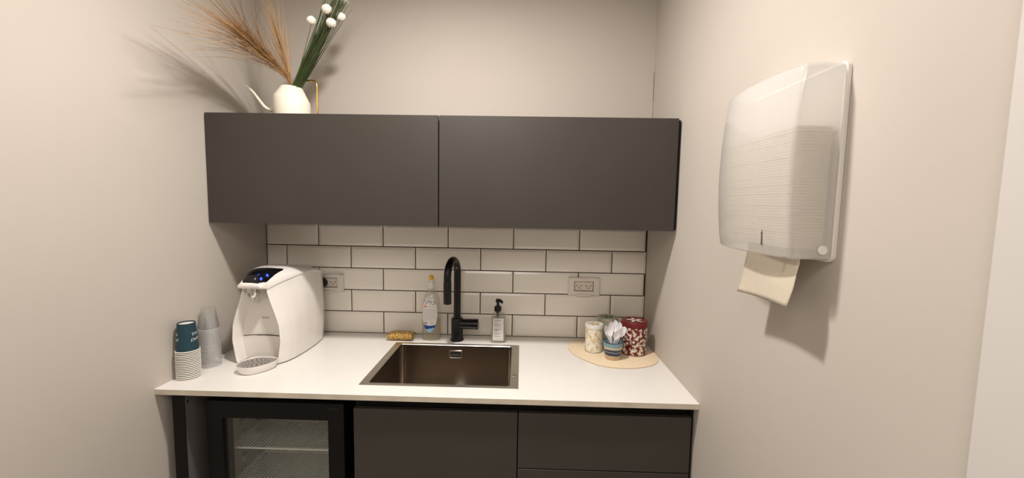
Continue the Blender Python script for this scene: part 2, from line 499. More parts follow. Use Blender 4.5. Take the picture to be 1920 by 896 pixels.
# ------------------------------------------------------------------ fridge
FX0, FX1, FZ0, FZ1 = .120, .598, -.86, -.0625
t = thing('glass_door_fridge', 'black under-counter fridge with glass door, wire shelves inside', 'fridge', ((FX0 + FX1) / 2, -.30, -.90))
b = NB()
box(b, FX0, FX1, -.52, -.06, FZ1 - .035, FZ1 - .008); box(b, FX0, FX1, -.52, -.06, FZ0, FZ0 + .06)
box(b, FX0, FX0 + .02, -.52, -.06, FZ0 + .06, FZ1 - .035); box(b, FX1 - .02, FX1, -.52, -.06, FZ0 + .06, FZ1 - .035)
box(b, FX0 + .02, FX1 - .02, -.285, -.06, FZ0 + .06, FZ1 - .035)
obj('body', b, M['black'], t, smooth=0)
b = NB(); LX0, LX1, LZ0, LZ1, LY = FX0 + .021, FX1 - .021, FZ0 + .062, FZ1 - .036, -.29
for q in (((LX0, -.519), (LX0, LY), (LX1, LY), (LX1, -.519)),):
    loft(b, [[(x, y, LZ0) for x, y in q], [(x, y, LZ1) for x, y in q]], 0, False)
for z in (LZ0, LZ1):
    vs = [b.verts.new((x, y, z)) for x, y in ((LX0, -.519), (LX0, LY), (LX1, LY), (LX1, -.519))]; b.faces.new(vs)
for yy in (-.42, -.33):                       # moulded shelf ladders on the left and right liner walls
    zz = LZ0 + .05
    while zz < LZ1 - .05:
        box(b, LX0, LX0 + .012, yy - .012, yy + .012, zz, zz + .022, bev=.002, seg=1)
        box(b, LX1 - .012, LX1, yy - .012, yy + .012, zz, zz + .022, bev=.002, seg=1)
        zz += .047
obj('liner', b, M['liner'], t, smooth=0)
GX0, GX1, GZ0, GZ1 = .1780, .5420, -.80, -.1225
b = NB()
def frame(x0, x1, z0, z1, a0, a1, c0, c1, y0, y1, m=0, bev=.002):
    box(b, x0, a0, y0, y1, z0, z1, m, bev); box(b, a1, x1, y0, y1, z0, z1, m, bev)
    box(b, a0 - .001, a1 + .001, y0, y1, c1, z1, m, bev); box(b, a0 - .001, a1 + .001, y0, y1, z0, c0, m, bev)
frame(FX0 + .001, FX1, FZ0, FZ1, GX0, GX1, GZ0, GZ1, -.57, -.525)
obj('door_frame', b, M['black'], t, smooth=30)
b = NB(); frame(GX0 - .001, GX1 + .001, GZ0 - .001, GZ1 + .001, GX0 + .008, GX1 - .004, GZ0 + .004, GZ1 - .004, -.548, -.530, 0, 0)
obj('glass_gasket', b, mat('grey_gasket', (.035, .034, .03), .6), t, smooth=0)
b = NB(); box(b, GX0 + .001, GX1 - .001, -.561, -.556, GZ0 + .001, GZ1 - .001); obj('glass_pane', b, M['glass'], t, smooth=0)
b = NB(); box(b, FX1 - .055, FX1 - .015, -.572, -.569, FZ1 - .022, FZ1 - .012, bev=.001); obj('hinge_cover', b, M['blackp'], t)
for zs in (-.272, -.408, -.545, -.68):
    b = NB()
    x0, x1 = LX0 + .014, LX1 - .014
    tube(b, [(x0, -.500, zs), (x1, -.500, zs)], .0032, 8)
    tube(b, [(x0, -.306, zs), (x1, -.306, zs)], .002, 6)
    n = 34
    for k in range(n + 1):
        x = x0 + (x1 - x0) * k / n
        pts = [(x, -.500, zs + .003), (x, -.312, zs + .003), (x, -.302, zs + .006), (x, -.300, zs + .016)]
        tube(b, pts, .0016, 6)
    tube(b, [(x0, -.300, zs + .016), (x1, -.300, zs + .016)], .0016, 6)
    obj('wire_shelf', b, M['wire'], t)

# ------------------------------------------------------------------ hot water dispenser on the left of the worktop
CX = .196
t = thing('water_dispenser', 'white bulbous counter-top water dispenser with black touch panel', 'water dispenser', (CX, -.22, 0))
ST = [-.40, -.37, -.33, -.26, -.18, -.11, -.06, -.035, -.028]
HW = [(0, [.078, .098, .108, .114, .114, .108, .090, .060, .02]),
      (.02, [.084, .101, .111, .117, .117, .111, .093, .062, .02]),
      (.09, [.0945, .109, .118, .123, .123, .116, .098, .065, .02]),
      (.148, [.0905, .104, .116, .122, .123, .116, .098, .065, .02]),
      (.173, [.084, .100, .112, .121, .122, .115, .097, .065, .02]),
      (.243, [.060, .076, .092, .112, .119, .113, .095, .063, .02]),
      (.29, [.046, .058, .076, .100, .113, .110, .092, .060, .02]),
      (.34, [.042, .053, .070, .090, .103, .103, .086, .056, .02])]
ZB = list(zip(ST, [.293, .304, .315, .326, .325, .312, .296, .286, .284]))
def hw(y, z):
    zs = [(zz, lerp(list(zip(ST, row)), y)) for zz, row in HW]
    return lerp(zs, z)
YS = []
for a, c in zip(ST, ST[1:]):
    YS += [a + (c - a) * k / 4 for k in range(4)]
YS.append(ST[-1])
for s in (-1, 1):
    b = NB(); rings = []
    NZ = 22
    for k in range(NZ + 1):
        ring = []
        f = k / NZ
        # inner niche side, front edge, outer shell
        z = .004 + (lerp(ZB, -.40) - .004) * f
        h = hw(-.40, z)
        ring.append((CX + s * (h - .016), -.350, z)); ring.append((CX + s * (h - .007), -.397, z)); ring.append((CX + s * (h - .003), -.401, z))
        for y in YS:
            z = .004 + (lerp(ZB, y) - .004) * f
            ring.append((CX + s * hw(y, z), y, z))
        ring.append((CX, -.026, z))
        rings.append(ring)
    loft(b, rings, 0, False)
    obj('side_panel', b, M['wplastic'], t, smooth=50)
# top cover with skirt
ZT = [(-.432, .3130), (-.424, .3200), (-.40, .3420), (-.38, .3510), (-.35, .356), (-.30, .358), (-.22, .354), (-.14, .341), (-.08, .322), (-.04, .300), (-.024, .288)]
CY = [-.432, -.430, -.424, -.412, -.40, -.385, -.37, -.35, -.33, -.30, -.26, -.22, -.18, -.14, -.11, -.08, -.06, -.045, -.035, -.028]
def cap_hw(y):
    if y < -.40: return lerp([(-.432, .040), (-.430, .0445), (-.424, .0485), (-.412, .0505), (-.40, .051)], y)
    return hw(y, lerp(ZB, y)) + .004
def cap_ze(y): return lerp([(-.432, .3030), (-.41, .2985), (-.40, .2930)], y) if y < -.40 else lerp(ZB, y)
def capz(x, y):
    s = min(1, abs(x - CX) / cap_hw(y))
    ze = cap_ze(y) + .004
    return ze + (max(lerp(ZT, y), ze) - ze) * (1 - s ** (3.0 if x > CX else 4.5))
b = NB(); rings = []
for y in CY:
    h = cap_hw(y); ze = cap_ze(y)
    ring = [(CX - h + .004, y, ze - .006), (CX - h, y, ze - .004)]
    for k in range(25):
        x = CX - h + 2 * h * k / 24
        ring.append((x, y, capz(x, y)))
    ring += [(CX + h, y, ze - .004), (CX + h - .004, y, ze - .006)]
    rings.append(ring)
loft(b, rings, 0, True, True, True)
obj('top_cover', b, M['wplastic'], t, smooth=55)
# black touch panel lying on the cover
PP = smooth_path([(x, y, 0) for x, y in ((.170, -.4265), (.199, -.4270), (.2255, -.4255), (.2362, -.4093), (.2458, -.3644), (.2513, -.3016), (.2263, -.3202), (.1795, -.3298), (.160, -.350), (.153, -.380), (.160, -.412), (.170, -.4265))], 5)[:-1]
b = NB(); cen = Vector((.198, -.378, 0)); rings = []
for f in (1, .985, .8, .6, .4, .2):
    rings.append([(lambda p: (p.x, p.y, capz(p.x, p.y) + (.0002 if f == 1 else .0012)))(cen + (p - cen) * f) for p in PP])
loft(b, rings, 0, True, False, True)
cp = obj('control_panel', b, M['panelblk'], t, smooth=50)
for x, y, r, m in ((.2107, -.3971, .0036, 'bluedim'), (.2335, -.3803, .0046, 'blue'), (.2260, -.4067, .0048, 'blue'), (.2083, -.4138, .0026, 'whtled')):
    b = NB(); pts = []
    for k in range(10):
        a = 2 * PI * k / 10; q = r * (1 if k % 2 else .72)
        px, py = x + q * math.cos(a), y + q * 1.3 * math.sin(a)
        pts.append((px, py, capz(px, py) + .0018))
    loft(b, [[(p[0], p[1], p[2] - .0008) for p in pts], pts], 0, True, False, True)
    obj('button_light', b, M[m], cp, smooth=0)
# niche panels
def niche(z0, z1, y, name, m, extra=None):
    b = NB(); rings = []
    for k in range(9):
        z = z0 + (z1 - z0) * k / 8
        h = hw(-.40, z) - .014
        ring = []
        for j in range(13):
            u = -1 + 2 * j / 12
            zz = z + (.004 * (1 - u * u) if abs(z - .095) < .004 else 0)
            ring.append((CX + u * h, y - .004 * u * u, zz))
        rings.append(ring)
    loft(b, rings, 0, False)
    if extra: extra(b)
    return obj(name, b, m, t, smooth=50)
def logo(b):
    stamp(b, flat_text('tami4', .0125), lambda u, v: (.205 + u, -.3535 - .004 * ((.205 + u - CX) / .08) ** 2, .168 + v - .08 * u), 1)
niche(.096, .293, -.352, 'front_panel', [M['wplastic2'], M['greytext']], logo)
niche(.003, .0945, -.356, 'lower_front_panel', M['wplastic2'])
b = NB()
for k in range(12):
    u0, u1 = -1 + k / 6, -1 + (k + 1) / 6
    h = .076
    za, zb_ = .0955 + .004 * (1 - u0 * u0), .0955 + .004 * (1 - u1 * u1)
    hh = .0016 if 4 <= k <= 8 else .0007
    yy = -.3575
    vs = [b.verts.new(p) for p in ((CX + u0 * h, yy - .004 * u0 * u0, za - hh), (CX + u1 * h, yy - .004 * u1 * u1, zb_ - hh), (CX + u1 * h, yy - .004 * u1 * u1, zb_ + hh), (CX + u0 * h, yy - .004 * u0 * u0, za + hh))]
    b.faces.new(vs)
obj('tray_slot', b, M['gap'], t)
b = NB(); box(b, CX - .040, CX + .040, -.402, -.354, .2745, .2965, bev=.002); obj('spout_bracket', b, M['silver'], t)
b = NB(); lathe(b, [(0, .2520), (.0085, .2520), (.010, .2535), (.0205, .270), (.0205, .2965), (0, .2965)], (CX - .006, -.400, 0), 32)
obj('spout', b, M['chrome'], t)
b = NB(); tube(b, [(CX + .016, -.405, .286), (CX + .019, -.407, .262), (CX + .023, -.409, .243)], .0017, 8); obj('vent_pipe', b, M['silver'], t)
# base foot
b = NB()
def footring(d, z):
    pts = [(CX + hw(y, 0) - d, max(min(y, -.03), -.395), z) for y in YS]
    return pts + [(2 * CX - p[0], p[1], z) for p in reversed(pts)]
loft(b, [footring(.006, .0003), footring(.006, .006)], 0, True, True, True)
obj('base_foot', b, M['gap'], t)
# drip tray: a leaf-shaped dish
TR = smooth_path([(.1700, -.4750, 0), (.1760, -.4920, 0), (.2050, -.5110, 0), (.2430, -.5080, 0), (.2760, -.4720, 0), (.2900, -.4320, 0), (.2790, -.4080, 0), (.2500, -.3990, 0), (.2000, -.4010, 0), (.1720, -.4330, 0), (.1660, -.4600, 0), (.1700, -.4750, 0)], 4)[:-1]
tc_ = sum(TR, Vector()) / len(TR)
def trr(f, z): return [(tc_.x + (p.x - tc_.x) * f, tc_.y + (p.y - tc_.y) * f, z) for p in TR]
b = NB()
loft(b, [trr(.80, .0005), trr(.88, .004), trr(.95, .014), trr(1, .029), trr(.985, .0302), trr(.965, .0292), trr(.945, .020)], 0, True, True, True)
dt = obj('drip_tray', b, M['wplastic'], t)
b = NB()
loft(b, [trr(.955, .0255), trr(.95, .0268), trr(.60, .0268)], 0, True)
loft(b, [trr(.60, .0268), trr(.05, .0268)], 0, True, False, True)
rnd = random.Random(3)
for k in range(4):
    n = 5 + k * 4
    for j in range(n):
        a = 2 * PI * (j + .4 * k) / n; rr_ = .0085 + .0108 * k
        u, v = tc_.x + .004 + rr_ * math.cos(a) * 1.0, tc_.y + rr_ * math.sin(a) * .85
        stamp(b, leaf_shape(u, v, a + .9, .0100, .0046), lambda p, q: (p, q, .0270), 1)
obj('grate', b, [M['traygrey'], M['gap']], dt)

# ------------------------------------------------------------------ paper cups, upside down in a stack
PCX, PCY = .0365, -.5300
RIM, TOPR, CH, PITCH, NP = .0365, .0262, .098, .0061, 17
b = NB()
rings = [(RIM - .0015, .0045), (TOPR, CH - .001), (TOPR - .0006, CH)]
lathe(b, [(TOPR - .0015, CH - .006), (TOPR - .0022, CH), (TOPR, CH), (TOPR + .0002, CH - .002), (RIM - .0034, .0034)], seg=48, mat=0)
lathe(b, [(0, CH - .0045), (TOPR - .0016, CH - .0045)], seg=48, mat=1)
lathe(b, [(RIM - .0030, .0032), (RIM - .0032, .0012), (RIM - .0020, .0002), (RIM - .0005, .0005), (RIM, .0018), (RIM - .0006, .0031), (RIM - .0026, .0036)], seg=48, mat=1)
base = obj('paper_cup', b, [M['cupteal'], M['cupwhite']], loc=None)
base.location = (PCX, PCY, .0004)
ORD = ['', 'second', 'third', 'fourth', 'fifth', 'sixth', 'seventh', 'eighth', 'ninth', 'tenth', 'eleventh', 'twelfth', 'thirteenth', 'fourteenth', 'fifteenth', 'sixteenth', 'seventeenth', 'eighteenth', 'nineteenth', 'twentieth', 'twenty-first', 'twenty-second', 'twenty-third', 'twenty-fourth', 'twenty-fifth', 'twenty-sixth', 'twenty-seventh', 'twenty-eighth']
for i in range(NP):
    o = base if i == 0 else link(base.copy())
    o.location = (PCX + .0003 * math.sin(i * 1.7), PCY + .0003 * math.cos(i * 2.1), .0004 + PITCH * i)
    pos = NP - 1 - i
    if pos == 0:
        lab = 'teal paper cup upside down on top of its stack, white base and lettering'
    elif pos == NP - 1:
        lab = 'white rim of the lowest paper cup of the stack, resting on the worktop'
    else:
        lab = 'white paper cup rim, %s from the top of the teal cup stack' % ORD[pos]
    tag(o, lab, 'cup', 'paper cups stacked upside down')
    last = o
# lettering on the topmost cup
def on_cup(a0, zc):
    zb = last.location.z
    def f(u, v):
        z = zc + v
        r = RIM - .0022 + (TOPR - RIM + .0022) * (z - .0045) / (CH - .0045) + .0004
        a = a0 + u / r
        return (last.location.x + r * math.cos(a), last.location.y + r * math.sin(a), zb + z)
    return f
lm = mat('white_script_print', (.75, .76, .74), .6)
for a0, zz, s, sz in ((-.02, .062, 'You', .016), (-.06, .043, 'Daily', .015), (-2.00, .062, '&', .014), (-1.98, .043, 'W', .016)):
    b = NB()
    vs, fs = flat_text(s, sz)
    vs = [(u + .25 * v, v + .22 * u) for u, v in vs]
    stamp(b, (vs, fs), on_cup(a0, zz))
    obj('lettering', b, lm, last, smooth=0)

# clear plastic cups, upside down in a taller stack behind
CCX, CCY = .0335, -.4230
R1, R0, CH2, P2, N2 = .0345, .0215, .085, .0056, 26
b = NB()
lathe(b, [(0, CH2 - .002), (R0 - .003, CH2 - .0015), (R0 - .001, CH2 - .0005), (R0, CH2 - .003), (R1 - .002, .004)], seg=36)
lathe(b, [(R1 - .002, .004), (R1 - .0004, .0034), (R1, .002), (R1 - .0006, .0006), (R1 - .0022, .0010)], seg=36, mat=1)
base = obj('plastic_cup', b, [M['cupclear'], M['cuprim']], loc=None)
base.location = (CCX, CCY, .0004)
for i in range(N2):
    o = base if i == 0 else link(base.copy())
    o.location = (CCX + .0004 * math.sin(i * 2.3), CCY + .0004 * math.cos(i * 1.9), .0004 + P2 * i)
    pos = N2 - 1 - i
    if pos == 0: lab = 'clear plastic cup upside down on top of its tall stack'
    elif pos == N2 - 1: lab = 'lowest clear plastic cup of the tall stack, rim on the worktop'
    else: lab = 'clear plastic cup rim, %s from the top of the clear stack' % ORD[pos]
    tag(o, lab, 'cup', 'clear plastic cups stacked upside down')

# ------------------------------------------------------------------ sockets on the tiles
def outlet(x0, z0, label, w=.1445, h=.082):
    t = thing('wall_socket', label, 'socket', (x0 + w / 2, -.003, z0), 'double wall sockets on the tiles')
    x1, z1 = x0 + w, z0 + h
    wx0, wx1, wz0, wz1 = x0 + .027, x1 - .028, z0 + .0185, z1 - .017
    b = NB()
    def rg(a, c, e, f, y): return [(a, y, e), (c, y, e), (c, y, f), (a, y, f)]
    loft(b, [rg(x0, x1, z0, z1, -.0025), rg(x0, x1, z0, z1, -.011), rg(x0 + .002, x1 - .002, z0 + .002, z1 - .002, -.014), rg(wx0, wx1, wz0, wz1, -.014), rg(wx0 + .0010, wx1 - .0010, wz0 + .0010, wz1 - .0010, -.0045)])
    obj('cover_frame', b, M['sockframe'], t, smooth=0)
    b = NB()
    for a, c in ((0, .010), (.013, .058), (.063, .081), (.085, .131), (.134, .1445)):
        box(b, x0 + a, x0 + c, -.0185, -.0135, z1 - .0075, z1 + .0005, bev=.0012)
    obj('hinge_bar', b, M['sockframe'], t)
    b = NB(); box(b, x0 + .037, x1 - .037, -.0185, -.0135, z0 - .003, z0 + .004, bev=.0012); obj('latch_tab', b, M['sockframe'], t)
    b = NB(); box(b, wx0 + .0034, wx1 - .0034, -.0085, -.003, wz0 + .0034, wz1 - .0034)
    box(b, wx0 + .0012, wx1 - .0012, -.0042, -.003, wz0 + .0012, wz1 - .0012, mat=1)
    zc = (wz0 + wz1) / 2
    for cx in ((wx0 * .74 + wx1 * .26), (wx0 * .26 + wx1 * .74)):
        lathe(b, [(.0168, 0), (.0168, .0006), (.0155, .0006), (.0155, .0002)], (cx, -.0085, zc), 32, 0, M=Matrix.Rotation(PI / 2, 3, 'X'))
        for dx, dz in ((-.0095, .002), (.0095, .002), (0, -.008)):
            lathe(b, [(.0025, .0002), (.0025, .0008), (0, .0008)], (cx + dx, -.0085, zc + dz), 12, 1, M=Matrix.Rotation(PI / 2, 3, 'X'))
    obj('socket_insert', b, [M['socket'], M['hole']], t, smooth=0)
    return t
outlet(1.4095, .2065, 'cream double wall socket on the tiles above the tins, empty')
outlet(.2190, .1985, 'cream double wall socket beside the water dispenser, one black plug in it')
t = thing('power_plug', 'round black power plug in the socket behind the water dispenser', 'plug', (.2625, -.03, .240))
b = NB(); lathe(b, [(.019, 0), (.021, .002), (.021, .024), (.018, .030), (.008, .034), (0, .034)], (.2685, -.0095, .2395), 28, M=Matrix.Rotation(PI / 2, 3, 'X')); obj('plug_body', b, M['blackp'], t)
b = NB(); tube(b, smooth_path([(.2625, -.028, .2220), (.2650, -.028, .19), (.2640, -.022, .14), (.258, -.014, .08), (.250, -.010, .01)], 6), .0034, 8); obj('cord', b, M['blackp'], t)

# ------------------------------------------------------------------ scrubber, bottle, tap, soap
b = NB(); rings = []
for k in range(17):
    u = -1 + k / 8
    e = (1 - abs(u) ** 5)
    hh = .004 + .0145 * e ** .6; dd = .030 + .006 * abs(u) ** 2
    rings.append([(.6525 + u * .058 + .002 * math.sin(v * 3 + u * 2), -.078 + dd * math.copysign(abs(math.cos(v)) ** .8, math.cos(v)), .0195 + hh * math.copysign(abs(math.sin(v)) ** .8, math.sin(v))) for v in [2 * PI * j / 20 for j in range(20)]])
loft(b, rings, 0, True, True, True)
for v in b.verts:
    v.co += Vector((rnd.uniform(-1, 1), rnd.uniform(-1, 1), rnd.uniform(-.6, .8))) * .0012
    if v.co.z < .0015: v.co.z = .0005
bmesh.ops.subdivide_edges(b, edges=b.edges[:], cuts=1, use_grid_fill=True, smooth=.3)
for v in b.verts:
    v.co += Vector((rnd.uniform(-1, 1), rnd.uniform(-1, 1), rnd.uniform(-.5, .8))) * .0007
    v.co.z = max(v.co.z, .0003)
tag(obj('scrubber', b, M['gold'], loc=(.6525, -.078, 0)), 'golden glittery scrubbing sponge behind the sink', 'sponge')

BX, BY = .7865, -.062
t = thing('dish_soap_bottle', 'clear washing-up liquid bottle with oval label and yellow spout', 'bottle', (BX, BY, 0))
BW = [(0, .0375), (.004, .0405), (.03, .0415), (.10, .0410), (.15, .0395), (.185, .0350), (.205, .0285), (.222, .0195), (.232, .0145), (.238, .0135)]
def bottle_r(z): return lerp(BW, z)
b = NB(); rings = []
zs = [.0006, .004, .015, .03, .06, .09, .10, .102, .125, .15, .165, .185, .195, .205, .214, .222, .228, .232, .238]
for z in zs:
    w = bottle_r(z); dpt = min(w, .027) if z < .2 else w * (.7 + .3 * (z - .2) / .038)
    rings.append(superring(BX, BY, z, w, dpt, 2.4, 36))
loft(b, rings, 0, True, True, False)
obj('bottle_body', b, M['bottle'], t, smooth=50)
b = NB(); rings = []
for z in (.0025, .006, .03, .06, .09, .098):
    w = bottle_r(z) - .002
    rings.append(superring(BX, BY, z, w, min(w, .0255), 2.4, 36))
loft(b, rings, 0, True, True, True)
obj('liquid', b, M['soapliq'], t, smooth=50)
b = NB(); lathe(b, [(.0145, .236), (.0155, .237), (.0155, .262), (.013, .266), (.009, .2665), (.009, .274), (0, .274)], (BX, BY, 0), 32); obj('screw_cap', b, M['capw'], t)
b = NB(); lathe(b, [(.0075, .268), (.0075, .278), (.0105, .2795), (.0115, .286), (.009, .292), (.005, .2945), (0, .2945)], (BX, BY, 0), 24); obj('push_spout', b, M['yellow'], t)
b = NB()
LC = (BX - .003, .122)
def on_bottle(u, v):
    x = LC[0] + u; z = LC[1] + v
    w = bottle_r(z); dpt = min(w, .027) if z < .2 else w * .7
    q = min(.98, abs(x - BX) / w)
    return Vector((x, BY - dpt * (1 - q ** 2.4) ** (1 / 2.4) - .0006, z))
def lay(d): return lambda u, v: on_bottle(u, v) + Vector((0, -d, 0))
def oval(a, c, n=40): return [(a * math.cos(2 * PI * k / n), c * math.sin(2 * PI * k / n)) for k in range(n)]
OA, OC = .0335, .083
rings = [[lay(0)(u * f, v * f) for u, v in oval(OA, OC)] for f in (1, .8, .6, .4, .2, .02)]
loft(b, rings, 0, True, False, True)
# blue wave and pale blue foot of the label
def in_oval_w(v): return OA * math.sqrt(max(0, 1 - (v / OC) ** 2))
def wave_rows(v0f, v1f, m, d, n=24):
    vs, fs = [], []
    for k in range(n + 1):
        u = -OA + 2 * OA * k / n
        lim = OC * math.sqrt(max(0, 1 - (u / OA) ** 2))
        lo, hi = max(-lim, v0f(u)), v1f(u)
        hi = max(hi, lo)
        vs += [(u, lo), (u, hi)]
    for k in range(n): fs.append((2 * k, 2 * k + 2, 2 * k + 3, 2 * k + 1))
    stamp(b, (vs, fs), lay(d), m)
wave_rows(lambda u: -.09, lambda u: -.054 + .0025 * abs(math.sin(u * 330)) + .006 * (u / OA) ** 2, 1, .0003)
wave_rows(lambda u: -.09, lambda u: -.066 + .004 * math.sin(u * 60), 2, .0005)
stamp(b, flat_text('לילכ', .030), lambda u, v: lay(.0003)(u * .92 + .001, v * .85 + .052), 3)
stamp(b, flat_text('נוזל לכלים', .0085), lambda u, v: lay(.0003)(u + .004, v + .033), 5)
stamp(b, poly([(-.020 + .0055 * math.cos(a), .036 + .0042 * math.sin(a)) for a in [2 * PI * k / 12 for k in range(12)]]), lay(.0003), 4)
stamp(b, poly([(-.016 + .0035 * math.cos(a), .033 + .003 * math.sin(a)) for a in [2 * PI * k / 12 for k in range(12)]]), lay(.0005), 4)
rl = random.Random(5)
for k in range(13):
    v = .022 - k * .0042
    w = in_oval_w(v) - .006
    u = -w
    while u < w:
        L = rl.uniform(.003, .009)
        stamp(b, rect(u, min(u + L, w), v, v + .0011, 2), lay(.0003), 5)
        u += L + .0012
for k in range(14):
    u = -.024 + k * .0011
    stamp(b, rect(u, u + rl.choice((.0004, .0007)), -.047, -.036), lay(.0003), 6)
for k in range(3):
    stamp(b, rect(.004, .019 - k * .002, -.038 - k * .0035, -.0365 - k * .0035, 2), lay(.0003), 5)
obj('label_sticker', b, [M['label'], M['bluep'], M['lblue'], M['navy'], M['orange'], M['greyp'], M['greyd']], t, smooth=40, recalc=False)

# tap
FXc, FYc = .9055, -.0695
t = thing('kitchen_tap', 'matte black gooseneck kitchen tap standing behind the sink', 'tap', (FXc, FYc, 0))
b = NB(); lathe(b, [(0, .0003), (.0295, .0003), (.030, .003), (.030, .007), (.0265, .009)], (FXc, FYc, 0), 40); obj('base_ring', b, M['blackp'], t)
b = NB(); lathe(b, [(.0262, .008), (.0262, .100), (.0245, .103), (.017, .103)], (FXc, FYc, 0), 40); obj('tap_body', b, M['blackp'], t)
b = NB()
sp = [(FXc, FYc, .098), (FXc, FYc, .20), (FXc, FYc, .308)]
ex, ey = FXc - .021, -.204
for k in range(1, 17):
    a = PI * k / 16
    f = (1 - math.cos(a)) / 2
    sp.append((FXc + (ex - FXc) * f, FYc + (ey - FYc) * f, .308 + .067 * math.sin(a)))
sp.append((ex, ey, .290))
tube(b, sp, .0158, 24); obj('gooseneck', b, M['blackp'], t)
b = NB(); lathe(b, [(0, .1985), (.0125, .1985), (.0125, .200), (.0162, .2005), (.0168, .203), (.0168, .290), (.0158, .2935)], (ex, ey, 0), 32); sh = obj('spray_head', b, M['blackp'], t)
b = NB(); box(b, ex - .0045, ex + .0045, ey - .0185, ey - .0155, .238, .252, bev=.0012); box(b, ex - .0015, ex + .0015, ey - .019, ey - .018, .243, .246); obj('spray_button', b, M['black'], sh)
b = NB(); RX = Matrix.Rotation(PI / 2, 3, 'Y')
lathe(b, [(.0235, .0), (.0235, .068), (.022, .0685), (.022, .0705)], (FXc, FYc, .0755), 36, M=RX); obj('handle_arm', b, M['blackp'], t)
b = NB(); lathe(b, [(.022, .0705), (.0240, .071), (.0240, .094), (.0225, .0955), (0, .0955)], (FXc, FYc, .0755), 36, M=RX)
tube(b, [(FXc + .080, FYc - .022, .072), (FXc + .080, FYc - .030, .068)], .0055, 12)
obj('lever_knob', b, M['blackp'], t)

# hand soap
HX, HY = 1.0935, -.0755
t = thing('hand_soap_bottle', 'clear hand soap pump bottle with black pump, right of the tap', 'soap bottle', (HX, HY, 0))
SWd = [(0, .0325), (.004, .0345), (.03, .0330), (.07, .0305), (.10, .0310), (.118, .0325), (.128, .0300), (.134, .0215), (.138, .0125), (.144, .0115)]
def soap_r(z): return lerp(SWd, z)
b = NB(); rings = []
for z in (.0006, .004, .015, .03, .05, .07, .09, .10, .112, .118, .124, .128, .132, .135, .138, .144):
    w = soap_r(z); rings.append(superring(HX, HY, z, w, min(w, .0215), 3.2, 36))
loft(b, rings, 0, True, True, False); obj('bottle_body', b, M['bottle'], t, smooth=50)
b = NB(); rings = []
for z in (.003, .006, .03, .05, .07, .09, .10, .113):
    w = soap_r(z) - .002; rings.append(superring(HX, HY, z, w, min(w, .0198), 3.2, 36))
loft(b, rings, 0, True, True, True); obj('liquid', b, M['milkliq'], t, smooth=50)
b = NB()
def on_soap(d):
    def f(u, v):
        z = v; w = soap_r(z); dd = min(w, .0215); q = min(.97, abs(u) / w)
        return (HX + u, HY - dd * (1 - q ** 3.2) ** (1 / 3.2) - .0006 - d, z)
    return f
for k in range(8):
    z0, z1 = .012 + k * .0125, .012 + (k + 1) * .0125
    stamp(b, rect(-.0235, .0235, z0, z1, 10), on_soap(0), 0)
rl = random.Random(9)
zz = .106
while zz > .026:
    heavy = rl.random() < .2
    wd = rl.uniform(.012, .036)
    stamp(b, rect(-.018, -.018 + wd, zz, zz + (.0016 if heavy else .0011), 4), on_soap(.0003), 2 if heavy else 1)
    zz -= rl.choice((.0027, .0027, .0052))
for k in range(6):
    stamp(b, rect(-.017 + k * .0062, -.0135 + k * .0062, .0175, .0205), on_soap(.0003), 2)
obj('label_sticker', b, [M['label'], M['greyp'], M['greyd']], t, smooth=40, recalc=False)
b = NB()
lathe(b, [(.0072, .118), (.0072, .140), (.0150, .1405), (.0158, .143), (.0158, .160), (.0140, .1635), (.0062, .1645), (.0062, .180), (.0095, .181), (.0105, .184), (.0100, .192), (.0070, .1965), (0, .1975)], (HX - .004, HY, 0), 28)
tube(b, smooth_path([(HX - .004, HY, .188), (HX + .006, HY - .010, .1905), (HX + .014, HY - .018, .187), (HX + .0165, HY - .021, .181)], 5), [.007] * 6 + [.006] * 5 + [.0052] * 5, 12)
tube(b, [(HX - .004, HY, .135), (HX - .004, HY, .01)], .0025, 8)
obj('pump', b, M['blackp'], t)

# ------------------------------------------------------------------ straw mat, tins, pot of spoons
MP = smooth_path([(1.401, -.150, 0), (1.407, -.098, 0), (1.430, -.050, 0), (1.470, -.024, 0), (1.53, -.012, 0), (1.60, -.012, 0), (1.68, -.030, 0), (1.735, -.075, 0), (1.7585, -.138, 0), (1.7635, -.195, 0), (1.757, -.252, 0), (1.726, -.304, 0), (1.667, -.341, 0), (1.592, -.355, 0), (1.513, -.338, 0), (1.459, -.288, 0), (1.417, -.220, 0), (1.401, -.150, 0)], 5)[:-1]
mc = sum(MP, Vector()) / len(MP)
def mrr(f, z): return [(mc.x + (p.x - mc.x) * f, mc.y + (p.y - mc.y) * f, z) for p in MP]
b = NB(); loft(b, [mrr(.99, .0004), mrr(1, .001), mrr(1, .0028)], 1, True, True, False)
loft(b, [mrr(1, .0028), mrr(.985, .0034), mrr(.97, .0032), mrr(.965, .0036), mrr(.4, .0036)], 0, True, False, True)
tag(obj('placemat', b, [M['cork'], M['corkedge']], loc=(mc.x, mc.y, 0)), 'oval woven straw placemat under the tins in the right corner', 'placemat')
MZ = .0038
